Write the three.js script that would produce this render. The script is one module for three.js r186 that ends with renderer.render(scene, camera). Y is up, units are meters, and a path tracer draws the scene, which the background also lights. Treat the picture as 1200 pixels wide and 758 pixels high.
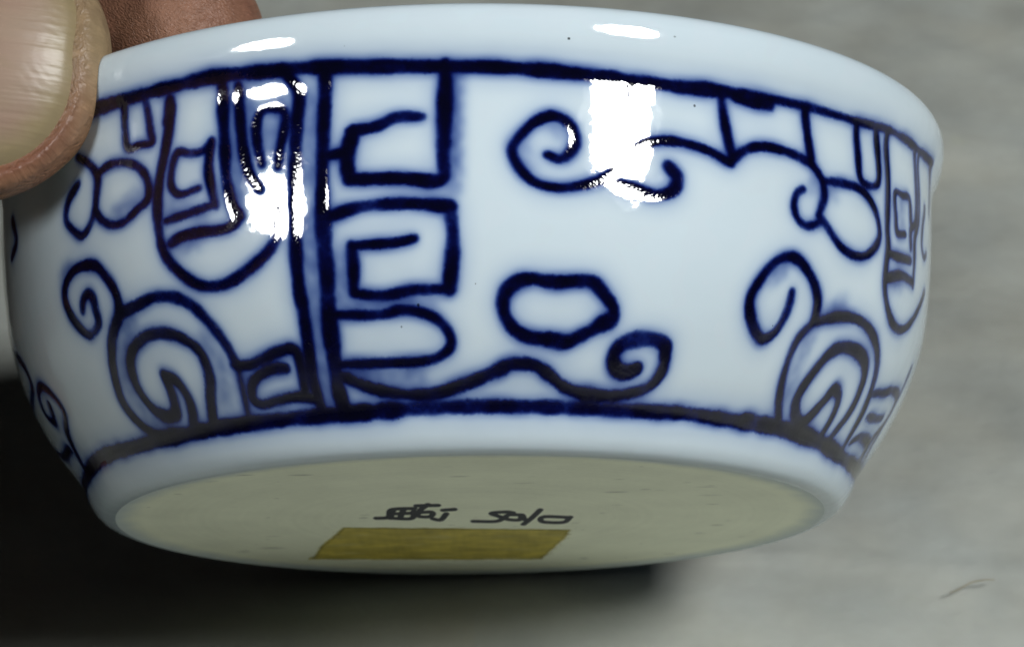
import * as THREE from 'three';
import { ImprovedNoise } from 'three/addons/math/ImprovedNoise.js';
import { mergeGeometries } from 'three/addons/utils/BufferGeometryUtils.js';

// ---------------------------------------------------------------- camera, lamps, exposure
const scene = new THREE.Scene();
const camera = new THREE.PerspectiveCamera(12.4086, 1200 / 758, 0.01, 20);
camera.position.set(0.003435, 0.177286, 0.192653);
camera.rotation.set(-35 * Math.PI / 180, 0, 0);
camera.focus = 0.2145;
camera.userData.fStop = 95;
const renderer = new THREE.WebGLRenderer({ antialias: true });
renderer.setSize(1024, 646);
renderer.toneMapping = THREE.LinearToneMapping;
renderer.toneMappingExposure = 1;
renderer.shadowMap.enabled = true;
scene.background = new THREE.Color().setRGB(0.008, 0.009, 0.010);      // the unlit room round the table

const K = 0.00072;                                                     // all bowl and hand measures below are in units of 0.72 mm
const BOWL_AT = new THREE.Vector3(0, 0.0223524, 0);
const BOWL_TURN = new THREE.Quaternion().setFromRotationMatrix(new THREE.Matrix4().makeBasis(
  new THREE.Vector3(0.99989, 0.01226, -0.00859), new THREE.Vector3(-0.01456, 0.6643, -0.74733), new THREE.Vector3(-0.00346, 0.74737, 0.6644)));

const LAMPS = [
  { at: [-0.331, 0.301, 0.221], power: 0.38, radius: 3.1, size: 0.85, beam: 19, aim: [0.002, 0.040, 0.002], label: 'white reflector lamp on the left, mirrored in the glaze beside the twin lines' },
  { at: [0.277, 0.383, 0.183], power: 0.77, radius: 3.3, size: 0.9, beam: 33, aim: [0.034, 0.006, -0.050], label: 'white reflector lamp on the right, mirrored in the glaze above the cloud outline' },
];

// ---------------------------------------------------------------- helpers
const clamp = THREE.MathUtils.clamp, lerp = THREE.MathUtils.lerp, sstep = THREE.MathUtils.smoothstep;
const perlin = new ImprovedNoise();
const noise = (x, y, z = 0) => perlin.noise(x + 13.7, y + 41.3, z + 7.9);
const fbm = (x, y, z = 0, n = 4) => { let s = 0, a = 0.5; for (let i = 0; i < n; i++) { s += a * noise(x, y, z + i * 9.1); x *= 2.03; y *= 2.03; z *= 2.03; a *= 0.5; } return s; };
let seed = 12345;
const rnd = () => { seed = (seed + 0x6d2b79f5) | 0; let t = Math.imul(seed ^ (seed >>> 15), 1 | seed); t = (t + Math.imul(t ^ (t >>> 7), 61 | t)) ^ t; return ((t ^ (t >>> 14)) >>> 0) / 4294967296; };
const srgb = (c) => Math.round(255 * clamp(c <= 0.0031308 ? 12.92 * c : 1.055 * Math.pow(c, 1 / 2.4) - 0.055, 0, 1));
function tex(w, h, data, { color = false, wrap = THREE.RepeatWrapping } = {}) {
  const t = new THREE.DataTexture(data, w, h, THREE.RGBAFormat, data instanceof Float32Array ? THREE.FloatType : THREE.UnsignedByteType);
  if (color) t.colorSpace = THREE.SRGBColorSpace;
  t.magFilter = THREE.LinearFilter; t.minFilter = THREE.LinearFilter; t.wrapS = t.wrapT = wrap; t.needsUpdate = true;
  return t;
}
function colorTex(w, h, fn, o = {}) {
  const d = new Uint8Array(w * h * 4);
  for (let y = 0; y < h; y++) for (let x = 0; x < w; x++) { const c = fn((x + 0.5) / w, (y + 0.5) / h), i = (y * w + x) * 4; d[i] = srgb(c[0]); d[i + 1] = srgb(c[1]); d[i + 2] = srgb(c[2]); d[i + 3] = 255; }
  return tex(w, h, d, { color: true, ...o });
}
function heightTex(w, h, fn, o = {}) {
  const d = new Float32Array(w * h * 4);
  for (let y = 0; y < h; y++) for (let x = 0; x < w; x++) { const c = fn((x + 0.5) / w, (y + 0.5) / h), i = (y * w + x) * 4; d[i] = d[i + 1] = d[i + 2] = c; d[i + 3] = 1; }
  return tex(w, h, d, o);
}
const mesh = (name, geometry, material, parent) => { const m = new THREE.Mesh(geometry, material); m.name = name; m.castShadow = m.receiveShadow = true; parent.add(m); return m; };
const tag = (o, label, category, group) => { o.userData.label = label; o.userData.category = category; if (group) o.userData.group = group; return o; };

// ---------------------------------------------------------------- the table under everything
{
  const N = 340, SIZE = 1.3, g = new THREE.PlaneGeometry(SIZE, SIZE, N, N).rotateX(-Math.PI / 2), p = g.attributes.position, uv = g.attributes.uv;
  // vertices crowd towards the middle so that the creases near the bowl are real relief
  const warp = (x) => { const s = x / (SIZE / 2); return (SIZE / 2) * Math.sign(s) * (0.16 * Math.abs(s) + 0.84 * Math.pow(Math.abs(s), 3)); };
  const creases = [[0.02, -0.0235, 1.0, 0.06, 0.0012], [0.05, -0.041, 1.0, -0.10, 0.0014], [0.061, -0.05, -0.35, 1, 0.0009], [0.06, -0.115, 0.9, 0.35, 0.0012], [-0.02, -0.16, 1, -0.2, 0.001]];
  for (let i = 0; i < p.count; i++) {
    const x = warp(p.getX(i)), z = warp(p.getZ(i));
    let y = 0.00055 * fbm(x * 38, z * 38, 1.5, 4) + 0.0012 * fbm(x * 9, z * 9, 4.2, 2) - 0.0008;
    for (const [cx, cz, dx, dz, w] of creases) {
      const L = Math.hypot(dx, dz), nx = -dz / L, nz = dx / L, d = (x - cx) * nx + (z - cz) * nz + 0.0012 * noise(x * 60, z * 60, 2);
      y += 0.00042 * Math.exp(-(d * d) / (w * w)) * (0.6 + 0.8 * noise(x * 25, z * 25, 8));
    }
    if (Math.hypot(x, z + 0.02) < 0.03) y = Math.min(y, -0.0002);
    p.setXYZ(i, x, y, z); uv.setXY(i, x / 0.16, z / 0.16);
  }
  g.computeVertexNormals();
  const map = colorTex(1024, 1024, (u, v) => {
    // tiles every 0.16 m; the far and near edges of the tile are blended so that they meet
    const f = (a, b) => fbm(a * 10, b * 10, 3.1, 5) + 0.5 * fbm(a * 3.2, b * 3.2, 9.3, 3), bl = (t) => sstep(t, 0.82, 1), s = bl(u), t = bl(v);
    const n = lerp(lerp(f(u, v), f(u - 1, v), s), lerp(f(u, v - 1), f(u - 1, v - 1), s), t);
    const warm = fbm(u * 14, v * 14, 20, 3), k = 1 + 0.5 * n, y = sstep(noise(u * 26, v * 26, 33), 0.55, 0.8) * 0.08;
    return [0.318 * k * (1 + 0.05 * warm), 0.332 * k, 0.300 * k * (1 - 0.07 * warm - y)];
  });
  const bump = heightTex(1024, 1024, (u, v) => 0.5 + 0.5 * fbm(u * 60, v * 60, 5, 4));
  const m = mesh('tabletop', g, new THREE.MeshStandardMaterial({ map, roughness: 0.75, bumpMap: bump, bumpScale: 0.00018 }), scene);
  m.userData.kind = 'structure';
  m.userData.label = 'pale grey mottled table covering with soft creases';
}

// ---------------------------------------------------------------- the bowl
const bowl = new THREE.Group();
bowl.name = 'porcelain_bowl';
bowl.position.copy(BOWL_AT); bowl.quaternion.copy(BOWL_TURN);
scene.add(tag(bowl, 'small white porcelain bowl with blue line painting, tilted so its base shows', 'bowl'));

// profile as [height, radius] from the edge of the bare base up over the lip
const OUTER = [[0, 40.6], [0.1, 41.3], [0.45, 42.2], [1.2, 43.05], [2.5, 43.85], [4.2, 44.6], [8.5, 47.75], [12.8, 50.25], [17, 52.0], [20.5, 52.95], [24, 53.5], [27, 53.83], [29.8, 54.05], [33, 54.22], [34.5, 54.3], [35.6, 54.41], [36.8, 54.67],
  [38, 55.13], [39, 55.55], [40, 55.85], [41.1, 56.0], [42, 55.97], [42.8, 55.7], [43.3, 55.25], [43.62, 54.6], [43.8, 53.8]];
const INNER = [[43.8, 53.8], [43.7, 53.0], [43.3, 52.2], [42.4, 51.6], [40, 51.1], [34, 50.7], [26, 50.2], [18, 48.3], [12, 44.8], [8, 40.2], [5.6, 34], [4.6, 26], [4.2, 14], [4.1, 0.001]];
function curve(points, n) { return new THREE.CatmullRomCurve3(points.map(([h, r]) => new THREE.Vector3(r, h, 0)), false, 'centripetal').getPoints(n); }
const PROFILE = curve([...OUTER, ...INNER.slice(1)], 420);
const LIP_TOP = PROFILE.reduce((b, p, i) => (p.y > PROFILE[b].y ? i : b), 0);
const RIM_FROM = PROFILE.findIndex((p) => p.y > 38.75);
const RIM_TO = LIP_TOP + PROFILE.slice(LIP_TOP).findIndex((p) => p.y < 42.4);
function lathe(from, to, segments) {
  const pos = [], nor = [], uv = [], idx = [], n = to - from + 1;
  for (let j = 0; j <= segments; j++) {
    const u = j / segments, a = -Math.PI / 2 + u * Math.PI * 2, s = Math.sin(a), c = Math.cos(a);
    for (let i = from; i <= to; i++) {
      const p = PROFILE[i], q0 = PROFILE[Math.max(0, i - 1)], q1 = PROFILE[Math.min(PROFILE.length - 1, i + 1)];
      let tx = q1.x - q0.x, ty = i ? q1.y - q0.y : 0; const L = Math.hypot(tx, ty) || 1; tx /= L; ty /= L;
      pos.push(p.x * s * K, p.y * K, p.x * c * K); nor.push(ty * s, -tx, ty * c); uv.push(u * 2, p.y / 44);
    }
  }
  for (let j = 0; j < segments; j++) for (let i = 0; i < n - 1; i++) { const a = j * n + i, b = a + n; idx.push(a, b, a + 1, b, b + 1, a + 1); }
  const g = new THREE.BufferGeometry();
  g.setAttribute('position', new THREE.Float32BufferAttribute(pos, 3)); g.setAttribute('normal', new THREE.Float32BufferAttribute(nor, 3)); g.setAttribute('uv', new THREE.Float32BufferAttribute(uv, 2)); g.setIndex(idx);
  return g;
}

// The painting: brush strokes in bowl coordinates (degrees round the bowl, height), laid on one half; the other half carries the same motifs again.
const PW = 2048, PH = 1024, MMX = PW / (Math.PI * 54), MMY = PH / 44;
function painting() {
  const layer = () => { const c = document.createElement('canvas'); c.width = PW; c.height = PH; const x = c.getContext('2d'); x.fillStyle = '#000'; x.fillRect(0, 0, PW, PH); x.setTransform(MMX, 0, 0, -MMY, PW / 2, PH); x.globalCompositeOperation = 'lighten'; return [c, x]; };
  const [lineC, line] = layer(), [washC, wash] = layer();
  let strokeNo = 0;
  function ink(kind, width, dark, pts) {
    const x = kind === 'w' ? wash : line, id = ++strokeNo;
    const path = new THREE.CatmullRomCurve3(pts.map(([a, h]) => new THREE.Vector3(a * Math.PI / 180 * 54, h, 0)), false, 'centripetal');
    const L = path.getLength(), n = Math.max(6, Math.ceil(L / 0.11));
    for (let i = 0; i <= n; i++) {
      const q = path.getPoint(i / n), s = i / n * L;
      let r = width / 2 * (0.88 + 0.26 * noise(s * 0.35, id * 3.3) + 0.14 * noise(s * 1.3, id * 5.1));
      if (kind === 'c') r *= 0.86 + 0.14 * sstep(Math.min(s, L - s), 0, 1.2);
      const d = dark * clamp(0.88 + 0.6 * noise(s * 0.22, id * 7.7, 2), 0.42, 1), v = Math.round(255 * d);
      x.fillStyle = `rgb(${v},${v},${v})`; x.beginPath(); x.arc(q.x, q.y, Math.max(0.12, r), 0, 7); x.fill();
    }
  }
  ink('l', 1.18, 1, [[-53.1,37.8], [-47.7,37.7], [-43.4,37.8], [-37.8,37.8], [-31.9,37.9], [-26.6,38.0], [-20.3,37.7], [-16.0,37.6], [-9.2,37.2], [-1.5,36.9], [4.1,36.8], [8.7,36.6], [15.4,36.3], [20.8,36.1], [24.8,36.0]]);
  ink('l', 1.27, 1, [[23.8,36.0], [30.1,36.2], [33.5,36.1], [36.3,35.7]]);
  ink('c', 1.37, 1, [[31.5,36.0], [33.6,35.8], [35.1,35.8], [36.3,35.8]]);
  ink('l', 0.78, 0.9, [[32.3,36.4], [36.9,36.4], [41.7,36.5], [50.7,36.7], [57.5,37.3], [62.0,37.4], [66.6,37.4], [74.8,37.7]]);
  ink('l', 1.47, 1, [[-85.6,3.1], [-75.5,3.5], [-63.5,4.2], [-51.3,4.0], [-43.3,4.0], [-32.5,4.0], [-22.0,4.0], [-14.2,4.0], [-7.9,4.1]]);
  ink('l', 1.27, 0.85, [[-9.2,4.1], [0.2,4.2], [6.4,4.2], [12.6,4.2], [20.9,4.2], [31.5,4.4], [38.3,4.3], [41.9,4.4]]);
  ink('l', 1.57, 0.95, [[40.5,4.4], [49.0,4.4], [58.2,4.2], [69.7,3.7], [88.8,4.2]]);
  ink('c', 0.83, 1, [[-39.6,37.7], [-40.0,36.2], [-40.1,34.8], [-39.7,32.8], [-37.7,32.8], [-36.0,32.7], [-36.2,34.0], [-36.4,35.8], [-36.5,37.3]]);
  ink('c', 1.08, 1, [[-33.0,36.8], [-33.3,34.9], [-34.0,32.0], [-34.9,29.2], [-35.5,26.6], [-35.6,23.7], [-35.1,21.0], [-33.4,18.9], [-30.7,17.2], [-27.8,16.9], [-24.7,17.8], [-21.7,19.4], [-20.3,20.8], [-19.9,22.2], [-20.2,23.5]]);
  ink('c', 1.37, 1, [[-33.2,36.5], [-33.3,35.6], [-33.7,34.5]]);
  ink('c', 1.18, 1, [[-26.1,37.2], [-26.3,34.2], [-26.2,30.8], [-26.1,27.5], [-25.4,24.5], [-24.6,23.2]]);
  ink('c', 1.08, 1, [[-24.5,23.3], [-26.1,22.4], [-30.2,22.4], [-32.4,22.3], [-34.1,21.8]]);
  ink('c', 0.98, 1, [[-24.2,36.9], [-24.2,33.9], [-23.9,30.5], [-23.2,27.5], [-22.0,25.8]]);
  ink('c', 0.88, 1, [[-21.7,28.3], [-22.2,30.7], [-22.2,32.6], [-21.6,33.8], [-19.0,33.6], [-18.9,31.9], [-19.5,29.7], [-19.8,27.8]]);
  ink('c', 0.78, 0.85, [[-27.8,31.6], [-28.9,30.7], [-30.8,30.7], [-32.3,31.1], [-33.2,29.6], [-33.4,27.6], [-32.5,26.7], [-29.7,26.9]]);
  ink('c', 0.88, 1, [[-27.8,31.6], [-28.3,28.8], [-28.0,26.5], [-27.6,24.8]]);
  ink('c', 0.78, 0.95, [[-27.7,25.0], [-30.5,24.6], [-34.5,24.2]]);
  ink('c', 0.83, 1, [[-48.7,33.7], [-46.0,32.1], [-45.0,30.7], [-45.3,28.9], [-45.8,27.2], [-47.1,25.7], [-48.4,25.1], [-50.2,26.0], [-51.6,27.5], [-51.0,29.2], [-49.5,30.3], [-48.7,30.8]]);
  ink('c', 0.83, 0.95, [[-44.8,31.1], [-43.0,31.6], [-40.0,31.3], [-37.8,30.2], [-36.7,28.5], [-36.9,26.9], [-38.6,26.1], [-40.7,25.2], [-42.8,25.2], [-44.7,26.1], [-45.6,27.3]]);
  ink('c', 0.98, 1, [[-44.4,15.9], [-43.6,17.1], [-43.8,18.5], [-44.9,20.1], [-46.4,21.5], [-48.1,21.9], [-50.9,21.8], [-53.0,20.8], [-53.8,19.4], [-53.3,17.6], [-52.2,16.1], [-50.8,15.1], [-49.1,15.3], [-48.0,16.0], [-48.0,17.2], [-48.0,18.5], [-48.7,19.0], [-49.9,18.6], [-50.6,17.5]]);
  ink('c', 1.18, 1, [[-43.1,16.4], [-45.7,14.8], [-47.7,12.5], [-48.8,10.6], [-49.7,8.1], [-48.9,6.0], [-46.6,4.6], [-41.4,4.1]]);
  ink('c', 1.08, 1, [[-44.3,16.0], [-40.2,16.6], [-37.7,16.9], [-34.7,16.5], [-32.5,15.4], [-30.6,13.5], [-29.1,11.1], [-28.5,9.1]]);
  ink('c', 0.69, 0.6, [[-28.5,9.1], [-28.9,7.0], [-29.5,4.9]]);
  ink('c', 1.18, 1, [[-36.0,3.9], [-34.4,6.4], [-33.0,8.7], [-33.1,10.9], [-35.0,12.5], [-37.8,13.4], [-41.3,13.3], [-44.3,12.0], [-45.5,9.9], [-45.2,7.8], [-44.0,6.3], [-41.1,6.0], [-40.0,7.8], [-40.0,9.5]]);
  ink('c', 1.08, 1, [[-39.9,9.6], [-38.3,8.7], [-37.7,7.0], [-38.6,5.1], [-39.7,4.1]]);
  ink('c', 0.98, 1, [[-29.0,9.4], [-26.8,9.2], [-24.1,9.7], [-22.4,10.1], [-20.2,10.1], [-20.0,8.8], [-20.1,7.2], [-20.5,5.8]]);
  ink('c', 0.93, 1, [[-22.0,8.5], [-23.7,8.6], [-25.7,8.2], [-27.3,7.4], [-27.9,6.1], [-27.0,5.6], [-24.8,5.7], [-21.8,5.9], [-19.4,5.6]]);
  ink('c', 1.18, 1, [[-18.4,37.2], [-17.2,35.3], [-17.5,32.4], [-17.7,29.8], [-18.0,25.0], [-18.2,20.3], [-18.3,18.1], [-18.4,15.9], [-18.3,13.5], [-18.4,10.9], [-18.8,7.7], [-18.8,5.4], [-18.5,3.9]]);
  ink('c', 1.18, 1, [[-14.1,37.2], [-14.4,32.8], [-14.7,27.9], [-14.9,23.2]]);
  ink('c', 1.67, 1, [[-14.9,23.2], [-14.9,19.4], [-14.9,16.9], [-15.1,14.9], [-15.3,12.5], [-15.5,9.8], [-15.8,6.7], [-15.7,4.2]]);
  ink('c', 1.23, 1, [[-1.2,37.2], [-1.4,32.1], [-1.6,27.9], [-1.8,25.5], [-6.1,25.7], [-11.9,25.9]]);
  ink('c', 1.37, 1, [[-11.9,25.8], [-11.9,28.4], [-11.2,30.9]]);
  ink('c', 1.03, 1, [[-11.6,30.8], [-8.7,31.1], [-6.6,31.9], [-3.8,31.9]]);
  ink('c', 0.88, 1, [[-11.8,28.7], [-14.2,28.5]]);
  ink('c', 1.18, 1, [[-13.8,22.4], [-11.3,23.0], [-6.8,23.2], [-3.4,23.0], [-0.8,22.7]]);
  ink('c', 1.27, 1, [[-1.0,22.9], [-0.7,19.9], [-0.9,17.2], [-1.2,14.7]]);
  ink('c', 0.88, 0.95, [[-0.8,14.8], [-5.5,14.8], [-8.7,14.4], [-11.9,14.8]]);
  ink('c', 0.78, 1, [[-4.9,19.7], [-6.9,19.4], [-11.8,19.3]]);
  ink('c', 0.98, 1, [[-11.9,19.5], [-11.8,17.3], [-12.1,14.8]]);
  ink('c', 0.83, 1, [[-14.3,12.9], [-8.9,12.7], [-7.1,13.0], [-5.3,12.9], [-2.8,12.1], [-1.4,10.8], [-1.2,9.7], [-2.6,8.7], [-4.9,8.3], [-9.6,8.3], [-15.1,8.4]]);
  ink('c', 1.08, 1, [[-15.2,7.5], [-11.7,6.2], [-7.7,5.5], [-3.7,5.4], [0.3,6.2], [3.5,7.1], [6.1,8.0]]);
  ink('c', 1.08, 1, [[6.0,8.0], [7.1,8.0], [8.9,7.9], [10.8,7.1], [12.8,6.1], [15.7,5.5], [19.3,5.4], [22.4,5.9], [24.4,6.6], [25.4,8.0], [25.3,9.8]]);
  ink('c', 1.37, 1, [[25.2,9.3], [25.1,10.2], [24.2,10.6], [21.7,10.7], [19.4,10.1], [18.5,9.0], [19.2,7.9], [20.7,7.6], [22.0,8.0]]);
  ink('c', 1.18, 1, [[8.3,15.8], [6.4,15.5], [4.9,14.3], [4.9,12.7], [5.8,11.4], [7.5,10.5], [10.1,10.2], [12.4,10.0], [14.0,10.6], [15.9,11.4], [17.8,12.2], [17.7,13.3], [16.5,14.5], [15.0,15.6], [13.4,15.7], [10.7,15.5], [8.2,15.8]]);
  ink('c', 1.57, 1, [[16.1,11.7], [17.5,12.2]]);
  ink('c', 1.37, 1, [[10.3,10.3], [12.4,10.1]]);
  ink('c', 0.88, 1, [[9.5,28.0], [11.0,27.6], [12.2,28.6], [12.6,29.8], [12.0,31.2], [10.3,32.0], [8.7,31.6], [6.6,29.9], [5.7,28.4], [6.6,26.5], [8.1,25.2], [10.6,24.7], [13.5,25.1], [15.5,25.8], [17.1,26.8], [18.0,27.9], [17.4,28.2], [16.7,27.5]]);
  ink('c', 1.27, 1, [[17.4,25.3], [19.4,25.0], [21.7,24.6], [23.8,25.3], [24.2,26.6], [23.1,27.7]]);
  ink('c', 0.88, 1, [[18.2,28.4], [20.5,29.8], [22.8,30.3], [25.5,30.2], [28.0,29.8], [31.0,28.8]]);
  ink('c', 0.98, 1, [[18.6,36.1], [19.0,34.4], [18.3,33.4]]);
  ink('c', 0.88, 1, [[29.7,35.5], [30.3,32.3], [31.2,29.2]]);
  ink('c', 0.93, 1, [[30.8,29.0], [33.1,30.6], [35.3,31.2], [39.0,31.2], [42.7,30.6]]);
  ink('c', 0.98, 1, [[41.5,36.5], [42.2,33.1], [42.8,30.5]]);
  ink('c', 0.88, 0.9, [[42.7,30.7], [44.6,29.1], [45.0,27.5], [44.3,25.6]]);
  ink('c', 0.78, 0.95, [[44.6,24.7], [42.2,23.9], [40.7,24.5], [40.1,25.7], [40.5,27.1], [41.5,27.7]]);
  ink('c', 0.83, 0.95, [[44.7,29.1], [48.6,29.5], [52.5,29.4], [55.4,27.8], [56.6,25.3], [54.5,23.1], [51.8,22.3], [48.5,22.7], [45.4,24.6], [44.1,25.3]]);
  ink('c', 0.83, 1, [[50.7,36.8], [51.3,33.2], [52.1,30.5], [55.8,31.0], [55.7,34.5], [54.8,37.0]]);
  ink('c', 0.88, 1, [[57.5,37.1], [58.4,32.2], [58.5,26.7], [59.0,24.6], [58.9,22.2], [59.2,20.3], [61.0,18.4], [64.0,17.1], [67.3,17.2], [70.0,18.5], [72.7,20.7], [75.2,23.0]]);
  ink('c', 0.78, 0.9, [[66.0,37.3], [67.6,34.9], [67.9,29.4], [66.0,28.0], [66.3,26.0]]);
  ink('c', 0.69, 0.9, [[67.8,37.1], [69.3,33.7], [69.2,29.7], [67.8,27.5], [68.0,25.6], [68.4,22.2]]);
  ink('c', 0.69, 0.9, [[60.8,27.8], [60.5,31.0], [62.7,31.2], [65.2,31.4], [65.9,28.9]]);
  ink('c', 0.74, 0.95, [[60.8,28.8], [61.3,26.8], [64.0,27.1]]);
  ink('c', 0.88, 1, [[59.0,24.0], [62.2,24.2], [66.5,24.7]]);
  ink('c', 0.98, 1, [[59.6,21.4], [63.3,22.4], [68.3,22.6]]);
  ink('c', 0.78, 0.8, [[73.5,37.7], [76.8,35.3], [76.2,32.3]]);
  ink('c', 0.59, 0.8, [[72.8,32.4], [72.5,31.4], [71.7,30.1], [71.3,27.5], [73.1,26.5], [74.7,27.3]]);
  ink('c', 1.03, 1, [[41.2,17.0], [41.1,15.2], [40.1,12.9], [38.4,12.0], [36.1,13.5], [35.1,15.5], [36.1,17.6], [38.1,19.7], [40.6,20.4], [43.8,18.9], [45.7,16.8], [46.1,14.8]]);
  ink('c', 0.98, 1, [[45.8,14.5], [50.8,15.8], [55.3,16.0], [60.0,14.8], [63.4,12.5], [65.8,8.6], [67.1,4.9]]);
  ink('c', 0.88, 0.95, [[46.1,14.6], [44.1,12.5], [44.0,9.2], [45.3,6.8], [47.9,4.4]]);
  ink('c', 1.27, 1, [[61.1,4.5], [62.1,7.4], [61.6,10.1], [59.7,12.3], [55.1,13.2], [51.6,12.5], [49.6,10.6], [48.4,7.4], [50.3,5.7], [52.5,5.6], [54.0,7.4], [55.0,9.2]]);
  ink('c', 1.08, 1, [[55.0,9.2], [57.1,8.5], [58.4,6.3], [58.1,3.8]]);
  ink('c', 0.88, 0.9, [[66.1,10.2], [69.8,10.8], [73.3,11.6], [77.4,11.4], [78.3,9.3], [76.9,6.9], [79.3,4.6]]);
  ink('c', 0.78, 0.9, [[68.3,8.1], [71.7,8.3], [75.2,8.9]]);
  ink('c', 0.88, 0.9, [[68.6,5.4], [70.1,6.1], [73.8,6.4], [77.1,6.2]]);
  ink('c', 0.69, 0.8, [[78.1,15.1], [78.2,11.6], [78.6,7.6], [83.2,4.6]]);
  ink('c', 0.78, 1, [[-81.0,18.7], [-84.2,17.5], [-85.4,15.1], [-86.2,13.4], [-73.5,13.8], [-73.5,15.6], [-77.8,18.1]]);
  ink('c', 0.78, 1, [[-69.7,10.9], [-71.8,9.3], [-74.4,10.6], [-72.6,12.3], [-69.3,12.8], [-66.5,11.3], [-65.7,9.6], [-70.0,7.4], [-73.3,4.5]]);
  ink('c', 0.78, 1, [[-87.2,11.2], [-88.0,9.4], [-81.5,6.9], [-73.1,6.6]]);
  ink('c', 0.88, 1, [[-68.1,31.2], [-66.6,28.4], [-69.5,27.2]]);
  ink('w', 1.18, 0.5, [[-0.4,36.5], [-0.5,32.1], [-0.6,24.7]]);
  ink('w', 1.57, 0.3, [[-42.1,26.4], [-40.3,26.8], [-38.5,27.5]]);
  ink('w', 1.37, 0.35, [[37.7,18.1], [39.3,19.2]]);
  ink('w', 1.57, 0.3, [[48.1,15.6], [50.8,17.2]]);
  ink('w', 0.98, 0.35, [[-53.7,21.3], [-53.1,22.1], [-51.4,22.4]]);
  ink('w', 2.16, 0.25, [[-42.3,15.2], [-45.3,12.1], [-47.1,8.9], [-46.5,6.3], [-43.6,5.1]]);
  ink('w', 1.57, 0.3, [[-32.0,12.2], [-30.8,9.3], [-32.0,6.2]]);
  ink('w', 1.37, 0.4, [[-28.2,8.3], [-29.0,6.2], [-29.3,4.9]]);
  ink('w', 1.96, 0.28, [[-16.5,22.9], [-16.7,16.2], [-17.0,10.6], [-17.6,5.3]]);
  ink('w', 1.76, 0.3, [[-19.6,35.6], [-20.5,30.1]]);
  ink('w', 1.57, 0.3, [[-23.1,36.3], [-22.9,32.1]]);
  ink('w', 1.37, 0.3, [[-25.2,36.6], [-25.1,29.1], [-24.4,24.7]]);
  ink('w', 1.37, 0.28, [[-15.5,35.0], [-16.1,25.4]]);
  ink('w', 1.76, 0.25, [[-12.9,18.9], [-13.6,13.6]]);
  ink('w', 1.37, 0.25, [[-12.1,13.8], [-6.6,13.8], [-3.1,13.7]]);
  ink('w', 1.57, 0.25, [[-14.1,7.6], [-9.5,6.8], [-5.1,7.0]]);
  ink('w', 0.98, 0.35, [[61.0,21.0], [64.2,21.6]]);
  ink('w', 1.37, 0.25, [[46.3,13.1], [45.9,10.1], [46.5,7.2]]);
  ink('w', 1.18, 0.25, [[-34.4,25.5], [-31.7,25.1], [-29.3,23.8]]);
  ink('w', 2.16, 0.2, [[6.3,29.1], [7.4,27.1]]);
  ink('w', 1.76, 0.2, [[62.7,30.0], [62.8,28.3]]);
  ink('w', 1.18, 0.3, [[-32.5,21.3], [-30.3,21.6]]);
  ink('w', 1.18, 0.25, [[43.5,29.6], [43.0,27.8]]);
  ink('w', 0.98, 0.3, [[45.2,28.2], [46.9,28.0]]);
  ink('w', 1.37, 0.22, [[10.0,31.3], [11.4,30.6]]);
  const read = (c) => { const d = c.getContext('2d').getImageData(0, 0, PW, PH).data, f = new Float32Array(PW * PH); for (let y = 0; y < PH; y++) for (let x = 0; x < PW; x++) f[(PH - 1 - y) * PW + x] = d[(y * PW + x) * 4] / 255; return f; };
  return [read(lineC), read(washC)];
}
function blur(src, mm) {        // three box blurs, as wide as they are tall on the bowl
  let a = src; const pass = (s, n, stride, lines, step, r) => {
    const o = new Float32Array(s.length), w = 2 * r + 1;
    for (let l = 0; l < lines; l++) { const b = l * step; let sum = 0; for (let k = -r; k <= r; k++) sum += s[b + clamp(k, 0, n - 1) * stride]; for (let i = 0; i < n; i++) { o[b + i * stride] = sum / w; sum += s[b + Math.min(n - 1, i + r + 1) * stride] - s[b + Math.max(0, i - r) * stride]; } }
    return o;
  };
  const rx = Math.max(1, Math.round(mm * MMX)), ry = Math.max(1, Math.round(mm * MMY));
  for (let k = 0; k < 3; k++) { a = pass(a, PW, 1, PH, PW, rx); a = pass(a, PH, PW, PW, 1, ry); }
  return a;
}
const [lines, washes] = painting();
const soft = blur(lines, 0.13), halo = blur(lines, 0.42), wide = blur(lines, 1.1), washSoft = blur(washes, 0.6);
const GLAZE = [0.49, 0.572, 0.606], EAT = [5.0, 4.1, 2.1];
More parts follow.
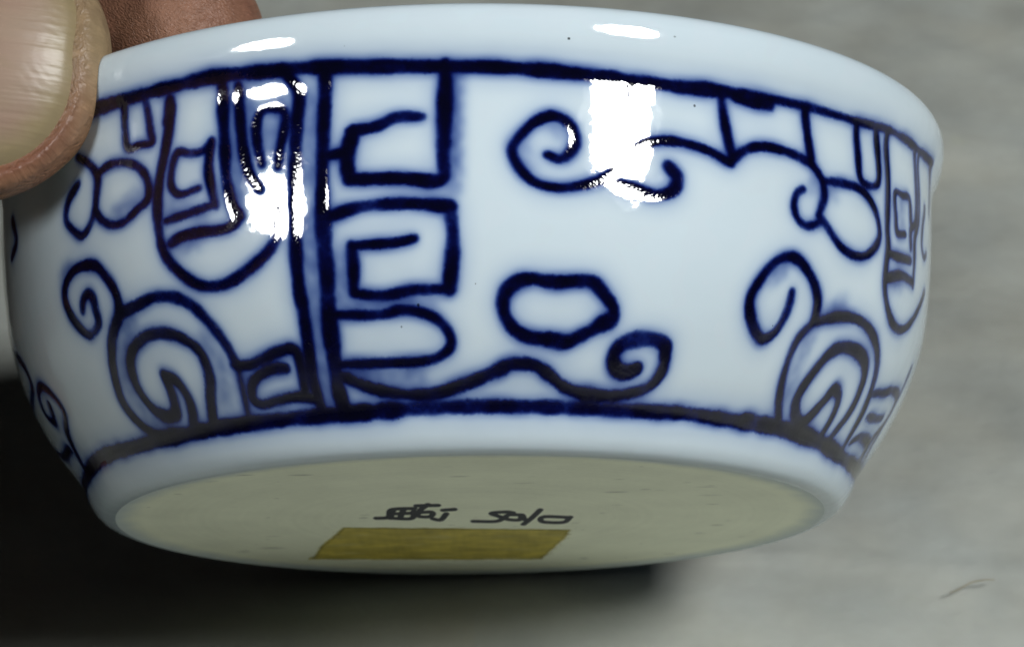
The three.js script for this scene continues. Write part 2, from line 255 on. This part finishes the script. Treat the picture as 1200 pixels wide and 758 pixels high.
const paintMap = (() => {
  const d = new Uint8Array(PW * PH * 4);
  for (let y = 0; y < PH; y++) for (let x = 0; x < PW; x++) {
    const i = y * PW + x, mx = x / MMX, my = y / MMY, o = i * 4;
    const jx = clamp(Math.round(x + 0.8 * noise(mx * 2.4, my * 2.4, 1)), 0, PW - 1), jy = clamp(Math.round(y + 1.5 * noise(mx * 2.4, my * 2.4, 5)), 0, PH - 1);
    const core = soft[jy * PW + jx], pool = 1 + 0.55 * noise(mx * 0.55, my * 0.55, 9) + 0.25 * noise(mx * 2, my * 2, 3);
    const dens = 1.9 * Math.pow(core, 1.15) * clamp(pool, 0.62, 1.5) + 0.74 * halo[i] * clamp(1 + 0.9 * noise(mx * 0.3, my * 0.3, 12), 0.3, 1.8) + 0.30 * wide[i] + 1.0 * washSoft[i] * (1 + 0.5 * noise(mx * 0.8, my * 0.8, 21)) + 0.006;
    const tone = 1 + 0.025 * fbm(mx * 0.12, my * 0.12, 2, 3);
    for (let c = 0; c < 3; c++) d[o + c] = srgb(GLAZE[c] * tone * Math.exp(-EAT[c] * dens) + [0.0012, 0.0012, 0.006][c]);
    d[o + 3] = 255;
  }
  for (let k = 0; k < 18; k++) {   // iron specks in the glaze
    const x = Math.floor(rnd() * PW), y = Math.floor(rnd() * PH), r = 0.8 + rnd() * 1.2, a = 0.15 + 0.5 * rnd();
    for (let b = -4; b <= 4; b++) for (let c = -3; c <= 3; c++) if ((c / 1) ** 2 + (b / 1.9) ** 2 < r * r && x + c >= 0 && x + c < PW && y + b >= 0 && y + b < PH) { const o = ((y + b) * PW + x + c) * 4; d[o] *= 1 - a; d[o + 1] *= 1 - a; d[o + 2] *= 1 - a; }
  }
  return tex(PW, PH, d, { color: true });
})();
const glazeRelief = (() => {
  const d = new Float32Array(PW * PH * 4), b = blur(lines, 0.17);
  for (let y = 0; y < PH; y++) for (let x = 0; x < PW; x++) {
    const i = y * PW + x, mx = x / MMX, my = y / MMY, h = 0.5 - 0.42 * b[i] - 0.16 * halo[i] + 0.10 * noise(mx * 0.28, my * 0.28, 3) + 0.20 * noise(mx * 0.42, my * 0.42, 27) + 0.055 * noise(mx * 1.1, my * 1.1, 6) + 0.006 * noise(mx * 3.6, my * 3.6, 16) + 0.075 * b[i] * noise(mx * 3.2, my * 3.2, 8);
    d[i * 4] = d[i * 4 + 1] = d[i * 4 + 2] = h; d[i * 4 + 3] = 1;
  }
  return tex(PW, PH, d);
})();
const glazed = { roughness: 0.035, ior: 1.6 };
const paintedGlaze = new THREE.MeshPhysicalMaterial({ ...glazed, map: paintMap, bumpMap: glazeRelief, bumpScale: 0.000055 });
mesh('outer_wall', lathe(0, RIM_FROM, 256), paintedGlaze, bowl);
mesh('rim', lathe(RIM_FROM, RIM_TO, 256), paintedGlaze, bowl);
mesh('inner_wall', lathe(RIM_TO, PROFILE.length - 1, 160), new THREE.MeshPhysicalMaterial({ ...glazed, color: new THREE.Color().setRGB(...GLAZE) }), bowl);

// the bare base with its brush-written mark
{
  const R = 41.2, S = 1024, cv = document.createElement('canvas'); cv.width = cv.height = S;
  const x = cv.getContext('2d'); x.fillStyle = '#000'; x.fillRect(0, 0, S, S); x.strokeStyle = '#fff'; x.lineWidth = 1.1; x.lineCap = 'round'; x.lineJoin = 'round';
  x.setTransform(S / (2 * R), 0, 0, -S / (2 * R), S / 2, S / 2);
  function pen(pts) { x.beginPath(); const c = new THREE.CatmullRomCurve3(pts.map(([a, b]) => new THREE.Vector3(a, b, 0)), false, 'centripetal').getPoints(pts.length * 10); c.forEach((q, i) => (i ? x.lineTo(q.x, q.y) : x.moveTo(q.x, q.y))); x.save(); x.scale(0.7, 2.1); x.lineWidth = 1; x.stroke(); x.restore(); }
  pen([[-10.8,1.7], [-9.6,1.9], [-8.6,7.5], [-6.2,7.9]]);
  pen([[-9.6,1.9], [-7.0,1.0], [-6.3,6.1]]);
  pen([[-8.4,4.5], [-6.7,4.8]]);
  pen([[-8.6,7.5], [-9.2,1.5]]);
  pen([[-7.4,7.7], [-8.1,1.4]]);
  pen([[-5.9,9.6], [-3.5,9.7]]);
  pen([[-4.6,10.3], [-5.6,6.6], [-5.8,2.4], [-4.7,2.2], [-4.4,5.3], [-5.5,5.2]]);
  pen([[-3.0,6.4], [-1.7,6.9]]);
  pen([[-2.7,4.0], [-3.6,-0.2], [-4.3,0.7]]);
  pen([[0.3,-1.4], [2.8,-1.7], [3.7,0.4], [2.5,4.0], [4.3,4.6], [4.9,4.0]]);
  pen([[5.9,2.5], [4.5,2.7], [4.2,-0.3], [5.5,-1.0], [5.9,2.5], [6.2,-0.7]]);
  pen([[8.0,5.7], [7.0,0.1], [6.1,-4.0]]);
  pen([[11.4,0.3], [8.5,1.0], [8.4,-2.5], [10.6,-3.1], [11.5,0.5]]);
  const raw = x.getImageData(0, 0, S, S).data, at = (i, j) => raw[(clamp(S - 1 - j, 0, S - 1) * S + clamp(i, 0, S - 1)) * 4] / 255;
  const marks = []; for (let k = 0; k < 60; k++) { const r = Math.sqrt(rnd()) * 38, a = rnd() * 6.283; marks.push([r * Math.cos(a), r * Math.sin(a), 0.15 + 0.5 * rnd() * rnd(), 0.3 + 0.6 * rnd(), 1 + 3 * rnd()]); }
  const map = colorTex(S, S, (u, v) => {
    const px = (u - 0.5) * 2 * R, pz = (v - 0.5) * 2 * R, r = Math.hypot(px, pz), i = Math.floor(u * S), j = Math.floor(v * S);
    const turn = 0.5 * noise(r * 1.1, 3, 1) + 0.35 * noise(r * 3.1, 8, 2), k = 1 + 0.05 * turn + 0.12 * fbm(px * 0.12, pz * 0.12, 4, 4) + 0.05 * fbm(px * 1.5, pz * 1.5, 6, 2);
    let dirt = 0; for (const [a, b, s, w, e] of marks) { const q = ((px - a) / (s * e)) ** 2 + ((pz - b) / s) ** 2; if (q < 1) dirt = Math.max(dirt, w * (1 - q) * 0.55); }
    const edge = sstep(r + 0.5 * noise(px * 0.3, pz * 0.3, 2), 37.4, 40.9), w = clamp(at(i, j) * (1.3 + 0.4 * noise(px * 2, pz * 2, 4)), 0, 1);
    const c = [0.90, 0.93, 0.73].map((q, n) => lerp(q * k, GLAZE[n] * 0.95, edge * 0.85) * (1 - dirt));
    return [lerp(c[0], 0.006, w), lerp(c[1], 0.010, w), lerp(c[2], 0.022, w)];
  });
  const bump = heightTex(512, 512, (u, v) => { const px = (u - 0.5) * 2 * R, pz = (v - 0.5) * 2 * R, r = Math.hypot(px, pz); return 0.5 + 0.3 * noise(r * 1.1, 3, 1) + 0.2 * fbm(px * 1.8, pz * 1.8, 2, 3); });
  const g = new THREE.RingGeometry(0.02, 40.62, 160, 24), p = g.attributes.position, uv = g.attributes.uv, n = g.attributes.normal;
  for (let i = 0; i < p.count; i++) {
    const px = p.getX(i), pz = p.getY(i), r = Math.hypot(px, pz);
    p.setXYZ(i, px * K, (0.25 * (1 - sstep(r, 38.4, 40.6)) - 0.002) * K, pz * K); n.setXYZ(i, 0, -1, 0); uv.setXY(i, px / (2 * R) + 0.5, pz / (2 * R) + 0.5);
  }
  g.computeVertexNormals();
  mesh('base', g, new THREE.MeshStandardMaterial({ map, roughness: 0.62, bumpMap: bump, bumpScale: 0.00006, side: THREE.DoubleSide }), bowl).userData.label = 'bare beige base with short dark handwriting';

  // old tape stuck across the base
  const s = new THREE.Shape(), edge = [[-15.1, -3.7], [12.1, -7.7], [11.2, -15.5], [9.4, -26], [8.6, -31], [-4, -30.2], [-20.6, -28.4], [-18.6, -17]];
  edge.forEach(([a, b], i) => { const [c, d] = edge[(i + 1) % edge.length], m = 14; for (let k = 0; k < m; k++) { const t = k / m, w = 0.7 * noise(i * 5 + t * 8, 3) + 0.4 * noise(i * 9 + t * 23, 7), q = [lerp(a, c, t) + w, lerp(b, d, t) + w * 1.3]; (i + k ? s.lineTo(...q) : s.moveTo(...q)); } });
  const tg = new THREE.ExtrudeGeometry(s, { depth: 0.04, bevelEnabled: false }), tp = tg.attributes.position, tu = tg.attributes.uv;
  for (let i = 0; i < tp.count; i++) { const a = tp.getX(i), b = tp.getY(i), z = tp.getZ(i); tu.setXY(i, a / 40 + 0.5, b / 40 + 1); tp.setXYZ(i, a * K, (0.236 - z) * K, b * K); }
  tg.computeVertexNormals();
  const S2 = 512, td = new Uint8Array(S2 * S2 * 4), inside = (a, b) => { let d = 1e9; edge.forEach(([x0, y0], i) => { const [x1, y1] = edge[(i + 1) % edge.length], ex = x1 - x0, ey = y1 - y0, q = clamp(((a - x0) * ex + (b - y0) * ey) / (ex * ex + ey * ey), 0, 1); d = Math.min(d, Math.hypot((a - x0 - q * ex) * 1.6, b - y0 - q * ey)); }); return d; };
  for (let y = 0; y < S2; y++) for (let x = 0; x < S2; x++) {
    const u = (x + 0.5) / S2, v = (y + 0.5) / S2, a = (u - 0.5) * 40, b = (v - 1) * 40, i = (y * S2 + x) * 4;
    const k = 1 + 0.7 * fbm(u * 9, v * 9, 3, 4) + 0.12 * noise(u * 60, v * 4, 8), w = sstep(fbm(u * 7, v * 16, 11, 3), 0.14, 0.3) * 0.3;
    [lerp(0.56 * k, 0.66, w), lerp(0.46 * k, 0.6, w), lerp(0.08 * k, 0.3, w)].forEach((c, n) => { td[i + n] = srgb(c); });
    td[i + 3] = Math.round(255 * sstep(inside(a, b) + 0.9 * fbm(a * 0.5, b * 0.9, 5, 3), 0.05, 1.5) * (0.90 + 0.1 * noise(a * 0.4, b * 0.4, 6)));
  }
  const tmap = tex(S2, S2, td, { color: true, wrap: THREE.ClampToEdgeWrapping });
  mesh('adhesive_tape', tg, new THREE.MeshPhysicalMaterial({ map: tmap, transparent: true, roughness: 0.5, side: THREE.DoubleSide }), bowl).userData.label = 'yellowed strip of old tape';
}

// ---------------------------------------------------------------- the hand, in the bowl's own measures (x right, y towards the rim, z to the front)
const hand = new THREE.Group();
hand.name = 'hand';
hand.position.copy(BOWL_AT); hand.quaternion.copy(BOWL_TURN);
scene.add(tag(hand, 'bare hand pinching the left of the rim between thumb and forefinger', 'hand'));
const V = (x, y, z) => new THREE.Vector3(x, y, z);
const THUMB = { c: V(-52.0, 43.9, 36.6), d: V(0.975, -0.05, 0.12).normalize() };       // centre of the thumb tip, and where it points
THUMB.n = V(-0.06, 0.02, 1.0); THUMB.n.addScaledVector(THUMB.d, -THUMB.n.dot(THUMB.d)).normalize();   // away from the nail
THUMB.w = new THREE.Vector3().crossVectors(THUMB.n, THUMB.d).normalize();                                  // across the nail
const BONES = [   // from, to, radii
  [V(-85, 46, 33), V(-106, 36, 60), 15.5, 17.5], [V(-106, 36, 60), V(-166, -2, 134), 21, 28],                    // thumb
  [V(-31.5, 50.5, 24.5), V(-63, 65, 7), 9.6, 11.4], [V(-63, 65, 7), V(-104, 86, 12), 11.6, 13], [V(-104, 86, 12), V(-144, 72, 56), 13.5, 17],   // forefinger
  [V(-144, 72, 56), V(-178, 16, 136), 20, 27],
  [V(-153, 58, 42), V(-118, 66, -24), 15.5, 13], [V(-118, 66, -24), V(-84, 48, -34), 12.5, 11], [V(-84, 48, -34), V(-76, 32, -20), 10.5, 9.5], [V(-153, 58, 42), V(-184, 8, 130), 19, 26],
  [V(-159, 40, 30), V(-124, 44, -42), 14.5, 12.5], [V(-124, 44, -42), V(-92, 28, -48), 12, 10.5], [V(-92, 28, -48), V(-84, 14, -34), 10, 9], [V(-159, 40, 30), V(-188, 2, 124), 18, 25],
  [V(-163, 22, 22), V(-136, 24, -44), 12.5, 11], [V(-136, 24, -44), V(-110, 10, -50), 10.5, 9.5], [V(-110, 10, -50), V(-102, 0, -38), 9, 8.2], [V(-163, 22, 22), V(-191, -6, 118), 17, 24],
  [V(-178, 0, 130), V(-232, -20, 220), 30, 34],                                                              // wrist
  [V(-106, 36, 60), V(-144, 60, 56), 14, 16],                                                              // web of the thumb
];
const PALM = [1, 5, 9, 13, 17, 18, 19];
const smin = (a, b, k) => { const h = Math.max(k - Math.abs(a - b), 0) / k; return Math.min(a, b) - h * h * h * k / 6; };
function bone([a, b, ra, rb], x, y, z) {
  const dx = b.x - a.x, dy = b.y - a.y, dz = b.z - a.z, px = x - a.x, py = y - a.y, pz = z - a.z, t = clamp((px * dx + py * dy + pz * dz) / (dx * dx + dy * dy + dz * dz), 0, 1);
  return Math.hypot(px - t * dx, py - t * dy, pz - t * dz) - (ra + (rb - ra) * t);
}
const TW = 15.2, TN = 10.2, TT = 15.0;     // half width, half thickness and tip length of the thumb
function thumbFrame(x, y, z) { const px = x - THUMB.c.x, py = y - THUMB.c.y, pz = z - THUMB.c.z, { d, w, n } = THUMB; return [px * d.x + py * d.y + pz * d.z, px * w.x + py * w.y + pz * w.z, px * n.x + py * n.y + pz * n.z]; }
function thumbTip(t, w, n) {
  const back = sstep(-t, 4, 36), tt = t > 0 ? t * TW / TT : Math.max(0, -t - 36), kn = TW / lerp(n > 0 ? TN * 0.92 : TN, 13.2, back), r = TW + 0.3 * back;
  return (Math.hypot(tt, w * (1 + 0.03 * back), n * kn) - r) / lerp(1.15, 1.0, 0.5);
}
const NAIL = { tip: 13.0, half: 13.6, r: 11.4 };
function nailEdge(t, w) {     // distance inside (negative) the nail's outline, a strip with a round free end
  const qx = t - (NAIL.tip - NAIL.r) , qy = Math.max(Math.abs(w) - (NAIL.half - NAIL.r), 0);
  return Math.hypot(Math.max(qx, 0), qy) - NAIL.r;
}
function skin(x, y, z, plain) {
  const [t, w, n] = thumbFrame(x, y, z);
  let d = thumbTip(t, w, n);
  if (!plain && n > 0 && t > -34) {
    const e = nailEdge(t, w);
    d += 1.0 * (1 - sstep(e, -1.2, 0.35)) - 0.42 * Math.exp(-(((e - 1.3) / 1.2) ** 2)) * sstep(n, 0, 3) + 0.12 * Math.exp(-(((e - 3.6) / 0.9) ** 2));
  }
  const f = [d, 1e9, 1e9, 1e9, 1e9];
  BONES.forEach((b, i) => { const v = bone(b, x, y, z), k = i < 2 ? 0 : i < 6 ? 1 : i < 10 ? 2 : i < 14 ? 3 : i < 18 ? 4 : 5; if (k === 5 || PALM.includes(i)) palm(v); else f[k] = smin(f[k], v, k ? 6 : 12); });
  function palm(v) { f.palm = f.palm === undefined ? v : smin(f.palm, v, 22); }
  let out = f.palm; for (const v of f.slice(0, 5)) out = smin(out, v, v === f[0] || v === f[1] ? 5 : 5);
  return out;
}
// surface nets on a grid of cells: one shared vertex per crossed cell, smooth normals from the field
function net(field, lo, hi, cell) {
  const n = [0, 1, 2].map((k) => Math.ceil((hi[k] - lo[k]) / cell) + 1), [nx, ny, nz] = n, F = new Float32Array(nx * ny * nz), id = new Int32Array(nx * ny * nz).fill(-1), at = (i, j, k) => (k * ny + j) * nx + i;
  for (let k = 0; k < nz; k++) for (let j = 0; j < ny; j++) for (let i = 0; i < nx; i++) F[at(i, j, k)] = field(lo[0] + i * cell, lo[1] + j * cell, lo[2] + k * cell);
  const pos = [], idx = [];
  for (let k = 0; k < nz - 1; k++) for (let j = 0; j < ny - 1; j++) for (let i = 0; i < nx - 1; i++) {
    let sx = 0, sy = 0, sz = 0, c = 0;
    const cross = (a, b, ax, ay, az, bx, by, bz) => { if ((a < 0) !== (b < 0)) { const t = a / (a - b); sx += ax + (bx - ax) * t; sy += ay + (by - ay) * t; sz += az + (bz - az) * t; c++; } };
    const g = (a, b, e) => F[at(i + a, j + b, k + e)];
    for (let a = 0; a < 2; a++) for (let b = 0; b < 2; b++) { cross(g(0, a, b), g(1, a, b), 0, a, b, 1, a, b); cross(g(a, 0, b), g(a, 1, b), a, 0, b, a, 1, b); cross(g(a, b, 0), g(a, b, 1), a, b, 0, a, b, 1); }
    if (c) { id[at(i, j, k)] = pos.length / 3; pos.push(lo[0] + (i + sx / c) * cell, lo[1] + (j + sy / c) * cell, lo[2] + (k + sz / c) * cell); }
  }
  const quad = (a, b, c, d, flip) => { if (a < 0 || b < 0 || c < 0 || d < 0) return; flip ? idx.push(a, c, b, a, d, c) : idx.push(a, b, c, a, c, d); };
  for (let k = 1; k < nz - 1; k++) for (let j = 1; j < ny - 1; j++) for (let i = 1; i < nx - 1; i++) {
    const s = F[at(i, j, k)] < 0;
    if (s !== F[at(i + 1, j, k)] < 0) quad(id[at(i, j - 1, k - 1)], id[at(i, j, k - 1)], id[at(i, j, k)], id[at(i, j - 1, k)], !s);
    if (s !== F[at(i, j + 1, k)] < 0) quad(id[at(i - 1, j, k - 1)], id[at(i - 1, j, k)], id[at(i, j, k)], id[at(i, j, k - 1)], !s);
    if (s !== F[at(i, j, k + 1)] < 0) quad(id[at(i - 1, j - 1, k)], id[at(i, j - 1, k)], id[at(i, j, k)], id[at(i - 1, j, k)], !s);
  }
  return { pos, idx };
}
{
  const merge = (parts) => {
    const pos = [], idx = []; for (const p of parts) { const b = pos.length / 3; for (const v of p.pos) pos.push(v); for (const v of p.idx) idx.push(v + b); }
    return { pos, idx };
  };
  const fineLo = [-84, 24, 4], fineHi = [-20, 92, 64];
  const inFine = (x, y, z) => Math.max(fineLo[0] - x, x - fineHi[0], fineLo[1] - y, y - fineHi[1], fineLo[2] - z, z - fineHi[2]);
  const fine = net((x, y, z) => skin(x, y, z), fineLo, fineHi, 0.62);
  const coarse = net((x, y, z) => { const q = -inFine(x, y, z); return Math.max(skin(x, y, z, true) + 0.3 * clamp(q / 2, 0, 1), q - 7.5); }, [-280, -70, -80], [-14, 116, 276], 3.6);
  const { pos, idx } = merge([fine, coarse]);
  const nor = [], uv = [], col = [], e = 0.35;
  for (let i = 0; i < pos.length; i += 3) {
    const [x, y, z] = [pos[i], pos[i + 1], pos[i + 2]], s = skin(x, y, z), gx = skin(x + e, y, z) - s, gy = skin(x, y + e, z) - s, gz = skin(x, y, z + e) - s, L = Math.hypot(gx, gy, gz) || 1;
    nor.push(gx / L, gy / L, gz / L);
    const [t, w, n] = thumbFrame(x, y, z), isThumb = thumbTip(t, w, n) < 1.5;
    uv.push(isThumb ? Math.atan2(w, t - NAIL.tip + NAIL.r) * 13 / 24 : (x * 0.8 - y * 0.6) / 11, isThumb ? nailEdge(t, w) / 24 + n * 0.02 : (x * 0.5 + y * 0.7 + z * 0.4) / 11);
    const m = fbm(x * 0.16, y * 0.16, z * 0.16, 4), pale = isThumb ? sstep(t, 4, 13) : 0, red = isThumb ? 0.25 : 0.9, v = 1 + 0.34 * m + 0.22 * noise(x * 0.9, y * 0.9, z * 0.9) + (isThumb ? 0.35 * sstep(noise(x * 0.5, y * 1.4, z * 0.5), 0.25, 0.6) : 0);
    let c = [lerp(lerp(0.235, 0.190, red), 0.225, pale * 0.7) * v, lerp(lerp(0.158, 0.088, red), 0.172, pale * 0.7) * (v + 0.08 * m), lerp(lerp(0.092, 0.056, red), 0.096, pale * 0.7) * v];
    if (isThumb && n > -2) {
      const ed = nailEdge(t, w), low = sstep(-w, -2, 13), crease = Math.exp(-((ed / 1.0) ** 2)) * (0.25 + 0.6 * low);
      c = c.map((q, k) => lerp(lerp(q, [0.27, 0.135, 0.072][k] * v, 0.75 * low), [0.12, 0.045, 0.028][k], crease));
    }
    col.push(...c);
  }
  const g = new THREE.BufferGeometry();
  g.setAttribute('position', new THREE.Float32BufferAttribute(pos.map((v) => v * K), 3)); g.setAttribute('normal', new THREE.Float32BufferAttribute(nor, 3)); g.setAttribute('uv', new THREE.Float32BufferAttribute(uv, 2)); g.setAttribute('color', new THREE.Float32BufferAttribute(col, 3)); g.setIndex(idx);
  const relief = heightTex(1024, 1024, (u, v) => { const a = u * 40, b = v * 40, q = noise(a * 0.7, b * 0.7, 3) * 2; return 0.5 + 0.16 * Math.sin((b * 1.6 + q + 0.5 * noise(a * 2, b * 2, 1)) * 3.1) * (0.6 + 0.6 * noise(a * 0.4, b * 0.4, 7)) + 0.3 * fbm(a * 0.9, b * 1.4, 2, 4) - 0.25 * Math.abs(noise(a * 0.5, b * 1.6, 9)); });
  mesh('skin', g, new THREE.MeshPhysicalMaterial({ vertexColors: true, roughness: 0.46, bumpMap: relief, bumpScale: 0.00016, specularIntensity: 0.7 }), hand);

  // the thumbnail: a curved plate lying in its bed
  const A = 90, B = 110, np = [], nu = [], ni = [], nc = [], put = (t, w, lift) => {
    let a = -2, b = 22; for (let k = 0; k < 34; k++) { const m = (a + b) / 2; (thumbTip(t, w, m) < 0 ? (a = m) : (b = m)); }
    return THUMB.c.clone().addScaledVector(THUMB.d, t).addScaledVector(THUMB.w, w).addScaledVector(THUMB.n, a + lift);
  };
  for (let side = 0; side < 2; side++) for (let j = 0; j <= B; j++) for (let i = 0; i <= A; i++) {
    const sw = (i / A) * 2 - 1, w = Math.sign(sw) * NAIL.half * Math.pow(Math.abs(sw), 0.9) * 1.0, half = NAIL.half - NAIL.r, qy = Math.max(Math.abs(w) - half, 0), tEnd = NAIL.tip - NAIL.r + Math.sqrt(Math.max(NAIL.r * NAIL.r - qy * qy, 0));
    const t = lerp(-30, tEnd, Math.pow(j / B, 0.8)), ed = nailEdge(t, w), lift = side ? -1.4 : -0.62 - 0.55 * sstep(ed, -1.5, 0) + 0.03 * noise(w * 1.7, t * 0.05, 2) + 0.03 * noise(w * 4.3, t * 0.09, 5) + 0.05 * sstep(t, 5, 9) * noise(w * 3, t * 1.2, 8), p = put(t, w, lift);
    np.push(p.x * K, p.y * K, p.z * K); nu.push(w / 24, t / 24);
    const yel = clamp(sstep(ed, -4.2, -0.8) + 0.3 * noise(w * 0.5, t * 0.3, 4), 0, 1), pink = clamp(0.75 - 0.55 * sstep(t, -1, 9) + 0.5 * fbm(w * 0.18, t * 0.14, 3, 3), 0, 1), str = 1 + 0.07 * noise(w * 2.2, t * 0.12, 9);
    nc.push(lerp(lerp(0.26, 0.255, pink), 0.235, yel) * str, lerp(lerp(0.20, 0.145, pink), 0.185, yel) * str, lerp(lerp(0.14, 0.12, pink), 0.10, yel) * str);
  }
  const S = (A + 1) * (B + 1);
  for (let j = 0; j < B; j++) for (let i = 0; i < A; i++) { const a = j * (A + 1) + i, b = a + A + 1; ni.push(a, a + 1, b, a + 1, b + 1, b, S + a, S + b, S + a + 1, S + a + 1, S + b, S + b + 1); }
  for (let i = 0; i < A; i++) { const a = B * (A + 1) + i; ni.push(a, a + 1, S + a, a + 1, S + a + 1, S + a); }
  const ng = new THREE.BufferGeometry();
  ng.setAttribute('position', new THREE.Float32BufferAttribute(np, 3)); ng.setAttribute('uv', new THREE.Float32BufferAttribute(nu, 2)); ng.setAttribute('color', new THREE.Float32BufferAttribute(nc, 3)); ng.setIndex(ni); ng.computeVertexNormals();
  const ridges = heightTex(512, 512, (u, v) => 0.5 + 0.35 * noise(u * 70, v * 3, 2) + 0.2 * noise(u * 24, v * 2, 6) + 0.2 * fbm(u * 60, v * 30, 4, 3));
  mesh('thumbnail', ng, new THREE.MeshPhysicalMaterial({ vertexColors: true, roughness: 0.4, bumpMap: ridges, bumpScale: 0.00003, side: THREE.DoubleSide }), hand).userData.label = 'ridged thumbnail with a yellowish edge';
}

// ---------------------------------------------------------------- a stray fibre on the table
{
  const c = new THREE.CatmullRomCurve3([V(0.0436, 0.0005, -0.0167), V(0.0446, 0.0006, -0.0172), V(0.0458, 0.0007, -0.0180), V(0.0470, 0.0009, -0.0181), V(0.0480, 0.0006, -0.0185)]);
  const g = new THREE.TubeGeometry(c, 40, 0.00008, 7), p = g.attributes.position;
  for (let i = 0; i < p.count; i++) { const k = 0.55 + 0.45 * Math.sin(Math.PI * Math.floor(i / 8) / 40), q = c.getPoint(Math.floor(i / 8) / 40); p.setXYZ(i, lerp(q.x, p.getX(i), k), lerp(q.y, p.getY(i), k), lerp(q.z, p.getZ(i), k)); }
  const f = mesh('fibre', g, new THREE.MeshStandardMaterial({ color: new THREE.Color().setRGB(0.25, 0.23, 0.165), roughness: 0.8 }), scene);
  tag(f, 'short brown plant fibre lying on the grey table right of the bowl', 'fibre');
}

// ---------------------------------------------------------------- the two lamps that light the table, mirrored in the glaze
LAMPS.forEach(({ at, power, radius, size, beam, aim, label }, i) => {
  const o = new THREE.Group(); o.name = i ? 'reflector_lamp_001' : 'reflector_lamp';
  o.position.set(...at); o.lookAt(...aim); o.scale.setScalar(size); scene.add(tag(o, label, 'lamp'));
  const prof = [[0.021, -0.088], [0.030, -0.086], [0.062, -0.070], [0.082, -0.040], [0.0885, -0.004], [0.090, 0.0], [0.0865, -0.003], [0.080, -0.039], [0.060, -0.067], [0.029, -0.083]].map(([r, z]) => new THREE.Vector2(r, z));
  mesh('reflector', new THREE.LatheGeometry(prof, 64).rotateX(Math.PI / 2), new THREE.MeshStandardMaterial({ color: 0xd8d8d6, roughness: 0.4, side: THREE.DoubleSide }), o);
  mesh('socket', new THREE.LatheGeometry([[0, -0.16], [0.017, -0.16], [0.02, -0.155], [0.021, -0.088], [0, -0.088]].map(([r, z]) => new THREE.Vector2(r, z)), 32).rotateX(Math.PI / 2), new THREE.MeshStandardMaterial({ color: 0x202224, roughness: 0.5 }), o);
  const bulb = mesh('bulb', new THREE.SphereGeometry(0.022, 32, 24), new THREE.MeshStandardMaterial({ color: 0xffffff, emissive: 0xffffff, emissiveIntensity: 12 }), o);
  bulb.castShadow = false; bulb.position.z = -0.03;
  const light = new THREE.SpotLight(new THREE.Color().setRGB(0.985, 1.0, 1.0), power, 0, beam * Math.PI / 180, 0.85, 2);
  light.name = 'lamp_light'; light.castShadow = true; light.shadow.radius = radius; light.position.set(0, 0, -0.005); light.target.position.set(...aim); light.target.updateMatrixWorld(); o.add(light);
});

renderer.render(scene, camera);
